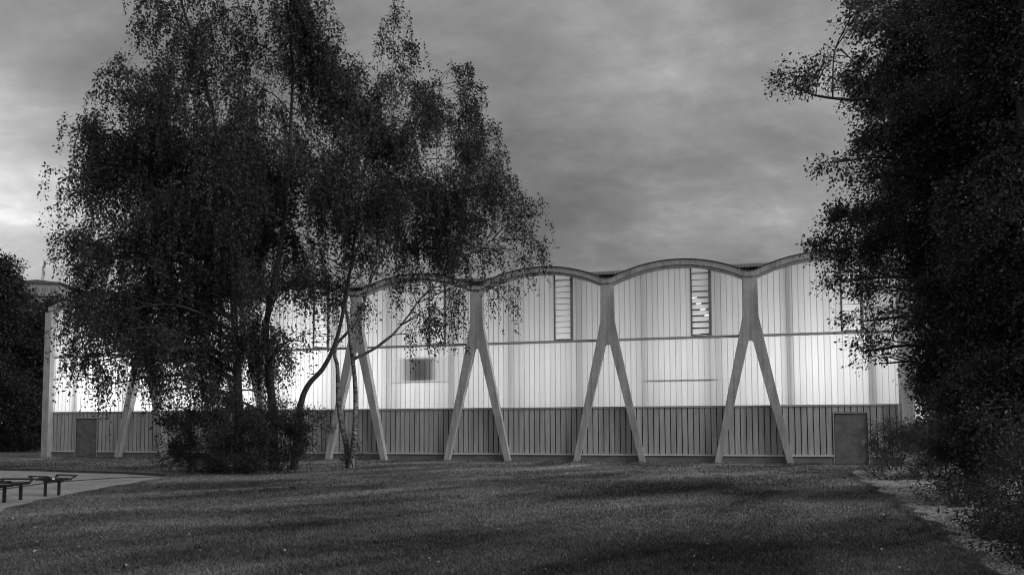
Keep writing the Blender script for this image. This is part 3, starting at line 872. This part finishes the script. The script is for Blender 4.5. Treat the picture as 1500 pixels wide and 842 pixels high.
# --- far left: trees, undergrowth, low wall
fr = dict(droop=0.35, lsize=0.24, leafm=M['leaf_far'], bark=M['bark'], gap=0.33, strand=(0.6, 1.5), leaf_step=0.13, gscale=0.5, spread=0.16, leaf_wide=0.6)
r = empty('broadleaf_tree', (ground(-15, 661.5))); tag(r, 'dark round tree beyond the left corner of the hall, cut by the left edge', 'tree', 'dark trees beyond the hall corner')
Yr = r.location.y
TOTAL += grow(r, [(-10,410,32,38,1.5),(4,440,32,36,1.6),(-30,470,50,60,1.6),(5,520,42,60,1.9),(-20,590,50,60,1.6),(10,600,36,50,1.8),(-60,520,50,80,1.2)], Yr, 6, dens=34, seed=8,
  stems=[(px_path([(-15,661.5),(-14,590),(-10,500),(-6,420)], Yr), 0.5, 0.1)], **fr)
r = empty('broadleaf_tree', (ground(42, 660))); tag(r, 'lower dark tree tucked between the left corner column and the bigger tree', 'tree', 'dark trees beyond the hall corner')
Yr = r.location.y
TOTAL += grow(r, [(36,470,20,30,1.5),(50,505,24,45,1.7),(62,470,18,20,1.2),(60,450,20,12,1.2),(80,446,14,12,1.0),(35,540,26,50,1.8),(55,560,24,60,1.7),(30,610,30,40,1.8),(60,620,26,34,1.6),(82,490,24,36,1.0),(20,640,40,16,2.0),(60,640,20,16,2.0),(85,540,30,60,1.0)], Yr, 5, dens=34, seed=9,
  stems=[(px_path([(42,660),(43,600),(46,520),(46,450)], Yr), 0.4, 0.08)], **fr)
r = empty('broadleaf_tree', (ground(1415, 676))); tag(r, 'dark tree behind the right end column of the hall, seen between it and the hedge', 'tree')
Yr = r.location.y
TOTAL += grow(r, [(1390,640,44,34,1.8),(1375,600,30,40,1.6),(1405,560,50,50,1.8),(1430,620,50,50,1.6),(1400,500,50,50,1.4),(1440,520,50,60,1.2),(1365,645,22,22,1.6)], Yr, 4, dens=26, seed=10,
  stems=[(px_path([(1415,676),(1414,600),(1410,520),(1410,470)], Yr), 0.3, 0.08)], **{**fr, 'lsize': 0.2})
shrub(34, 661.5, [(30,652,30,8,1.2),(5,650,26,9,1.3),(55,651,16,8,1.2),(36,646,12,9,1.2),(-20,648,30,10,1.2),(20,642,40,10,1.5),(50,642,18,10,1.5)], 'low dark undergrowth at the foot of the trees beyond the hall', 60, 41, depth=3, lsize=0.2, strand=(0.4, 0.9), leaf_step=0.12, gscale=0.8, spread=0.14, leafm=M['leaf_far'])
p0, p1 = ground(-90, 660.4), ground(61, 660.4)
mb = MB().box(0, (p1 - p0).length, -0.12, 0.12, -0.05, 0.16)
o = mb.build('low_wall', M['concrete_pale'], bevel=0.015); o.location = p0; o.rotation_euler.z = math.atan2(p1.y - p0.y, p1.x - p0.x)
tag(o, 'low pale wall at the foot of the dark trees left of the hall', 'wall')

# --- distant block with antenna
Yd = 120.0
A, B, P = at(14, 412.5, Yd), at(86, 415, Yd), at(52, 410, Yd)
bl = empty('apartment_block', (A.x, Yd, 0)); tag(bl, 'pale distant block with shallow roof showing between tree and birch', 'building')
W = B.x - A.x
zt = A.z
MB().box(0, W, 0, 14, 0, zt - 2.2).box(W*0.05, W - 0.2, 0.8, 13.5, zt - 2.19, zt).build('wall', M['render_wall'], bl)
MB().prism([(-0.3, zt + 0.004), (W + 0.3, zt - 0.25), (W + 0.3, zt - 0.05), (P.x - A.x, P.z + 0.15), (-0.3, zt + 0.2)], 0.5, 14.2).box(-0.25, W + 0.25, -0.3, 0.795, zt - 2.35, zt - 2.195).build('roof', M['far_roof'], bl)
for i in range(5):
    x = W * (0.12 + 0.17 * i)
    wf = MB().box(x, x + 0.75, 0.70, 0.797, zt - 1.35, zt - 0.75).build('window', M['rail_dark'], bl)
mm = at(47.5, 408, Yd)
ma = MB(); xm = mm.x - A.x
top = at(47.5, 373, Yd).z
for dx, dyy in ((-0.22, 0), (0.22, 0), (0, 0.38)):
    ma.tube([(xm + dx, 3 + dyy, zt), (xm + dx * 0.3, 3 + dyy * 0.3, top - 1.0)], [0.06, 0.05], 5)
ma.tube([(xm, 3.1, top - 1.4), (xm, 3.1, top + 0.3)], [0.04, 0.03], 5)
for i in range(9):
    z = zt + (top - 1 - zt) * i / 9
    s = 0.22 * (1 - 0.7 * i / 9)
    ma.tube([(xm - s, 3, z), (xm + s, 3, z + 0.35)], [0.03, 0.03], 4)
ma.box(xm + 0.1, xm + 0.32, 2.9, 3.1, top - 1.4, top - 0.3)
ma.box(xm + 0.12, xm + 0.3, 2.9, 3.1, top - 2.6, top - 1.9)
ma.build('antenna_mast', M['rail_dark'], bl)
an = MB()
for xx, hh in ((41, 403), (67, 403)):
    q = at(xx, hh, Yd); x = q.x - A.x
    an.tube([(x, 4, zt), (x, 4, q.z)], [0.05, 0.04], 5)
    for j in range(3): an.tube([(x - 0.35, 4, q.z - 0.25 * j), (x + 0.35, 4, q.z - 0.25 * j)], [0.03, 0.03], 4)
an.build('roof_aerial', M['rail_dark'], bl)

# ------------------------------------------------------------------ benches on the path
def bench(label, posts, x0, x1):
    """posts: two ground points in pixels; x0,x1: ends of the seat along the bench axis relative to the first post"""
    a, b = ground(*posts[0]), ground(*posts[1])
    d = b - a
    ang = math.atan2(d.y, d.x); L = d.length
    r = empty('bench', (a.x, a.y, 0.0), ang)
    tag(r, label, 'bench', 'benches beside the gravel path')
    for x in (0, L):
        MB().box(x - 0.02, x + 0.02, -0.03, 0.03, -0.1, 0.315).build('leg', M['iron'], r, bevel=0.006)
    fr = MB()
    lo0, lo1 = x0 + 0.17, x1 - 0.13
    fr.box(lo0, lo1, -0.05, 0.05, 0.317, 0.352)
    for y in (-0.30, 0.30):
        fr.box(lo0, lo1, y - 0.02, y + 0.02, 0.354, 0.384)
        fr.prism([(lo0 + 0.03, 0.386), (lo0 - 0.002, 0.384), (x0, 0.435), (x0 + 0.03, 0.445)][::-1], y - 0.02, y + 0.02)
        fr.prism([(lo1 - 0.03, 0.386), (lo1 + 0.002, 0.384), (x1, 0.435), (x1 - 0.03, 0.445)], y - 0.02, y + 0.02)
    fr.box(lo0 + 0.02, lo0 + 0.05, -0.28, 0.28, 0.355, 0.382); fr.box(lo1 - 0.05, lo1 - 0.02, -0.28, 0.28, 0.355, 0.382)
    fr.build('frame', M['iron'], r)
    n = 3
    wd_ = (lo1 - lo0 - 0.1) / n
    for i in range(n):
        x = lo0 + 0.05 + wd_ * i
        MB().box(x + wd_ * 0.22, x + wd_ * 0.78, -0.34, 0.34, 0.388, 0.412).build('slat', M['wood'], r, bevel=0.005)
    for e0, e1, sg in ((lo0, x0, -1), (lo1, x1, 1)):
        for f0, f1 in ((0.62, 0.98),):
            xa_, xb_ = e0 + (e1 - e0) * f0, e0 + (e1 - e0) * f1
            za_, zb_ = 0.405 + 0.05 * f0, 0.405 + 0.05 * f1
            pts = [(xa_, za_), (xb_, zb_), (xb_ - sg * 0.008, zb_ + 0.02), (xa_ - sg * 0.008, za_ + 0.02)]
            MB().prism(pts if sg > 0 else pts[::-1], -0.34, 0.34).build('slat', M['wood'], r, bevel=0.004)
    return r
b1 = bench('dark slatted bench cut off by the left edge of the photo', ((6, 736), (30, 732)), -0.50, 0.55)
b2 = bench('complete dark slatted bench with a small white sticker on its end', ((66, 727), (86, 725.5)), -0.20, 0.55)
MB().box(-0.10, -0.04, -0.36, -0.345, 0.385, 0.43).build('sticker', M['sticker'], b2)

# ------------------------------------------------------------------ grass, litter
def in_poly(px_, py_, poly):
    ins = np.zeros(len(px_), bool)
    n = len(poly)
    for i in range(n):
        x1, y1 = poly[i][0], poly[i][1]; x2, y2 = poly[(i+1) % n][0], poly[(i+1) % n][1]
        c = ((y1 > py_) != (y2 > py_)) & (px_ < (x2 - x1) * (py_ - y1) / ((y2 - y1) or 1e-9) + x1)
        ins ^= c
    return ins
N = 420000
rg = np.random.default_rng(5)
ya = 1.0 / (1/6.8 - rg.random(N) * (1/6.8 - 1/46.0))
xa = (rg.random(N) * 1.44 - 0.66) * ya
c, s = math.cos(ANG), math.sin(ANG)
vv = (xa - 0.80323) * s + (ya - 42.2497) * c
uu = (xa - 0.80323) * c - (ya - 42.2497) * s
ok = ~in_poly(xa, ya, PATH) & ~in_poly(xa, ya, EARTH) & ((vv < 0.3) | (uu < U0 - 0.1))
xa, ya = xa[ok], ya[ok]
n = len(xa)
h = (0.014 + 0.018 * rg.random(n)) * (0.7 + 0.8 * vnoise(np.stack([xa * 0.9, ya * 0.9, xa * 0], 1), 4)) * (1 + ya / 60)
wd = (0.0035 + 0.003 * rg.random(n)) * (1 + ya / 8)
th = rg.random(n) * 6.283
lean = rg.normal(size=(n, 2)) * 0.6
v = np.empty((n, 3, 3))
v[:, 0] = np.stack([xa - np.cos(th) * wd, ya - np.sin(th) * wd, np.full(n, -0.004)], 1)
v[:, 1] = np.stack([xa + np.cos(th) * wd, ya + np.sin(th) * wd, np.full(n, -0.004)], 1)
v[:, 2] = np.stack([xa + lean[:, 0] * h, ya + lean[:, 1] * h, h], 1)
nf = 16000
uf = rg.uniform(U0 - 0.3, U1, nf); vf = -np.abs(rg.normal(size=nf)) * 0.16 + 0.05 + (rg.random(nf) < 0.5) * 0.33
xf = 0.80323 + uf * c + vf * s; yf = 42.2497 - uf * s + vf * c
hf = rg.uniform(0.03, 0.13, nf) * (0.4 + vnoise(np.stack([uf * 1.3, vf, uf * 0], 1), 9))
th = rg.random(nf) * 6.283; ln = rg.normal(size=(nf, 2)) * 0.5; w2 = 0.012
vf3 = np.empty((nf, 3, 3))
vf3[:, 0] = np.stack([xf - np.cos(th) * w2, yf - np.sin(th) * w2, np.full(nf, -0.004)], 1)
vf3[:, 1] = np.stack([xf + np.cos(th) * w2, yf + np.sin(th) * w2, np.full(nf, -0.004)], 1)
vf3[:, 2] = np.stack([xf + ln[:, 0] * hf, yf + ln[:, 1] * hf, hf], 1)
okf = ~in_poly(xf, yf, EARTH)
# tufts and weeds here and there
nt = 700; per_t = 26
yt = 1.0 / (1/7.2 - rg.random(nt) * (1/7.2 - 1/40.0)); xt = (rg.random(nt) * 1.4 - 0.64) * yt
okt = ~in_poly(xt, yt, PATH) & ~in_poly(xt, yt, EARTH) & ((xt - 0.8) * s + (yt - 42.25) * c < -0.4)
xt, yt = np.repeat(xt[okt], per_t), np.repeat(yt[okt], per_t)
m_ = len(xt); ang = rg.random(m_) * 6.283; rr_ = np.abs(rg.normal(size=m_)) * 0.05
ht = rg.uniform(0.03, 0.075, m_); w3 = 0.004 + 0.0006 * yt
xt = xt + np.cos(ang) * rr_; yt = yt + np.sin(ang) * rr_
th = rg.random(m_) * 6.283
vt3 = np.empty((m_, 3, 3))
vt3[:, 0] = np.stack([xt - np.cos(th) * w3, yt - np.sin(th) * w3, np.full(m_, -0.004)], 1)
vt3[:, 1] = np.stack([xt + np.cos(th) * w3, yt + np.sin(th) * w3, np.full(m_, -0.004)], 1)
vt3[:, 2] = np.stack([xt + np.cos(ang) * ht * 0.7, yt + np.sin(ang) * ht * 0.7, ht], 1)
# ragged grass fringe hanging over the edges of the earth strip and the gravel
ne = 22000
E1 = np.array([p[:] for p in LAWN_EDGE[:-1]]); P1 = np.array([p[:] for p in PATH[5:12]])
def edge_pts(E, m, sgn):
    L = np.linalg.norm(np.diff(E[:, :2], axis=0), axis=1); wgt = L / np.maximum(E[:-1, 1], 4) ** 1.0
    k_ = rg.choice(len(L), m, p=wgt / wgt.sum()); q_ = rg.random((m, 1))
    p_ = E[k_] + (E[k_ + 1] - E[k_]) * q_
    d_ = (E[k_ + 1] - E[k_])[:, :2] / L[k_, None]; n_ = np.stack([-d_[:, 1], d_[:, 0]], 1) * sgn
    off = (vnoise(np.stack([p_[:, 0] * 2.2, p_[:, 1] * 2.2, p_[:, 0] * 0], 1), 6) - 0.35) * 0.5 * rg.random(m) 
    p_[:, :2] += n_ * off[:, None]
    return p_
pe = np.concatenate([edge_pts(E1, ne, 1.0), edge_pts(P1, 9000, 1.0)])
ne = len(pe); he = rg.uniform(0.025, 0.06, ne); we = 0.004 + 0.0007 * pe[:, 1]; th = rg.random(ne) * 6.283; le = rg.normal(size=(ne, 2)) * 0.5
ve = np.empty((ne, 3, 3))
ve[:, 0] = np.stack([pe[:, 0] - np.cos(th) * we, pe[:, 1] - np.sin(th) * we, np.full(ne, 0.0)], 1)
ve[:, 1] = np.stack([pe[:, 0] + np.cos(th) * we, pe[:, 1] + np.sin(th) * we, np.full(ne, 0.0)], 1)
ve[:, 2] = np.stack([pe[:, 0] + le[:, 0] * he, pe[:, 1] + le[:, 1] * he, he], 1)
v = np.concatenate([v, vf3[okf], vt3, ve])
o = np_mesh('grass', v, [(0, 1, 2)], None, M['blade'])
tag(o, 'short mown grass blades covering the lawn', 'grass', kind='stuff')
E0 = np.array([p[:] for p in LAWN_EDGE])
# fallen leaves
n = 17000
t1 = rg.random(n)
seg = rg.integers(0, len(LAWN_EDGE) - 2, n); tt = rg.random(n)
pl = E0[seg] + (E0[seg + 1] - E0[seg]) * tt[:, None]
pl[:, 0] += np.abs(rg.normal(size=n)) * 0.75 + 0.03; pl[:, 2] = 0.012 + rg.random(n) * 0.02
ax = rg.normal(size=(n, 3)); ax[:, 2] *= 0.25; ax /= np.linalg.norm(ax, axis=1, keepdims=True)
n2_ = 600
yl = 1.0 / (1/7.0 - rg.random(n2_) * (1/7.0 - 1/36.0)); xl = (rg.random(n2_) * 1.4 - 0.65) * yl
okl = ((xl - 0.8) * s + (yl - 42.25) * c < -0.3)
pl2 = np.stack([xl, yl, 0.02 + rg.random(n2_) * 0.015], 1)[okl]
yp = rg.uniform(12, 32, 9000); xp = rg.uniform(-18, -7, 9000)
inp = in_poly(xp, yp, PATH)
pl3 = np.stack([xp, yp, 0.012 + rg.random(9000) * 0.01], 1)[inp]
n_big = len(pl) + len(pl2)
pl = np.concatenate([pl, pl2, pl3]); n = len(pl)
ax = rg.normal(size=(n, 3)); ax[:, 2] *= 0.25; ax /= np.linalg.norm(ax, axis=1, keepdims=True)
o = leaves_mesh('fallen_leaves', pl, ax, np.concatenate([rg.uniform(0.02, 0.048, n_big), rg.uniform(0.012, 0.034, n - n_big)]), None, M['litter'], 0.6, 0.12)
tag(o, 'fallen leaves scattered over the bare earth strip and thinly over lawn and path', 'leaves', kind='stuff')

# ------------------------------------------------------------------ sky, sun
w = bpy.data.worlds.new('World'); SC.world = w; w.use_nodes = True
t = NT(w.node_tree); t.n.clear()
out = t.new('ShaderNodeOutputWorld'); bg = t.new('ShaderNodeBackground'); bg.inputs['Strength'].default_value = 0.1
SUN_EL, SUN_AZ = math.radians(30), math.radians(121)           # veiled, behind the photographer's right shoulder
sky = t.new('ShaderNodeTexSky', sky_type='NISHITA', sun_disc=False, sun_elevation=SUN_EL, sun_rotation=SUN_AZ)
bw = t.new('ShaderNodeRGBToBW'); t.link(sky.outputs[0], bw.inputs[0])
tc = t.new('ShaderNodeTexCoord')
sep = t.new('ShaderNodeSeparateXYZ'); t.link(tc.outputs['Generated'], sep.inputs[0])
zc = t.new('ShaderNodeMath', operation='MAXIMUM'); zc.inputs[1].default_value = 0.0; t.link(sep.outputs['Z'], zc.inputs[0])
za = t.new('ShaderNodeMath', operation='ADD'); za.inputs[1].default_value = 0.40; t.link(zc.outputs[0], za.inputs[0])
dv = []
for ax_ in 'XY':
    d = t.new('ShaderNodeMath', operation='DIVIDE'); t.link(sep.outputs[ax_], d.inputs[0]); t.link(za.outputs[0], d.inputs[1]); dv.append(d)
cb = t.new('ShaderNodeCombineXYZ'); t.link(dv[0].outputs[0], cb.inputs[0]); t.link(dv[1].outputs[0], cb.inputs[1])
mp = t.new('ShaderNodeMapping'); mp.inputs['Scale'].default_value = (0.9, 1.25, 1); mp.inputs['Rotation'].default_value = (0, 0, 0.35); mp.inputs['Location'].default_value = (51.3, 18.8, 0)
t.link(cb.outputs[0], mp.inputs['Vector'])
c1 = t.new('ShaderNodeTexNoise', i_Scale=1.0, i_Detail=6.0, i_Roughness=0.5, i_Distortion=0.12); t.link(mp.outputs[0], c1.inputs['Vector'])
c2 = t.new('ShaderNodeTexNoise', i_Scale=4.2, i_Detail=8.0, i_Roughness=0.6, i_Distortion=0.15); t.link(mp.outputs[0], c2.inputs['Vector'])
cloud = mul(t, ramp(t, c1.outputs['Fac'], [(0.36, 0.70), (0.45, 0.92), (0.54, 1.18), (0.66, 1.8)]), ramp(t, c2.outputs['Fac'], [(0.34, 0.76), (0.5, 1.0), (0.60, 1.22), (0.70, 1.6)]))
# overcast: an even grey veil, a share of the clear sky above it, clouds over both
mx = t.new('ShaderNodeMath', operation='MULTIPLY_ADD'); mx.inputs[1].default_value = 0.22; mx.inputs[2].default_value = 2.4
t.link(bw.outputs[0], mx.inputs[0])
m2 = t.new('ShaderNodeMix', data_type='RGBA', blend_type='MULTIPLY'); m2.inputs[0].default_value = 1
t.link(mx.outputs[0], m2.inputs[6]); t.link(cloud, m2.inputs[7])
# a bright opening low in the clouds, far left
gd = Vector(ray(-60, 370)).normalized()
dp = t.new('ShaderNodeVectorMath', operation='DOT_PRODUCT'); dp.inputs[1].default_value = gd
nv = t.new('ShaderNodeVectorMath', operation='NORMALIZE'); t.link(tc.outputs['Generated'], nv.inputs[0]); t.link(nv.outputs[0], dp.inputs[0])
glow = ramp(t, dp.outputs['Value'], [(0.93, 1.0), (0.978, 1.2), (1.0, 2.0)])
m3 = mul(t, m2.outputs[2], glow)
t.link(m3, bg.inputs['Color']); t.link(bg.outputs[0], out.inputs[0])

sd = bpy.data.lights.new('sun', 'SUN'); so = bpy.data.objects.new('sun', sd); COL.objects.link(so)
sd.energy = 1.6; sd.angle = math.radians(35); sd.color = (1, 1, 1)
dirv = Vector((math.sin(SUN_AZ) * math.cos(SUN_EL), math.cos(SUN_AZ) * math.cos(SUN_EL), math.sin(SUN_EL)))
so.rotation_euler = (-dirv).to_track_quat('-Z', 'Y').to_euler()
so.location = (-30, 60, 40)

SC.view_settings.view_transform = 'Standard'
SC.view_settings.look = 'None'
SC.view_settings.exposure = 0
SC.view_settings.gamma = 1
SC.view_settings.use_curve_mapping = False
SC.cycles.max_bounces = 6
SC.cycles.diffuse_bounces = 3
SC.cycles.transmission_bounces = 4
SC.cycles.use_denoising = True
SC.cycles.pixel_filter_type = 'BLACKMAN_HARRIS'
SC.cycles.filter_width = 1.0
SC.cycles.sample_clamp_indirect = 3
print('LEAVES', TOTAL)
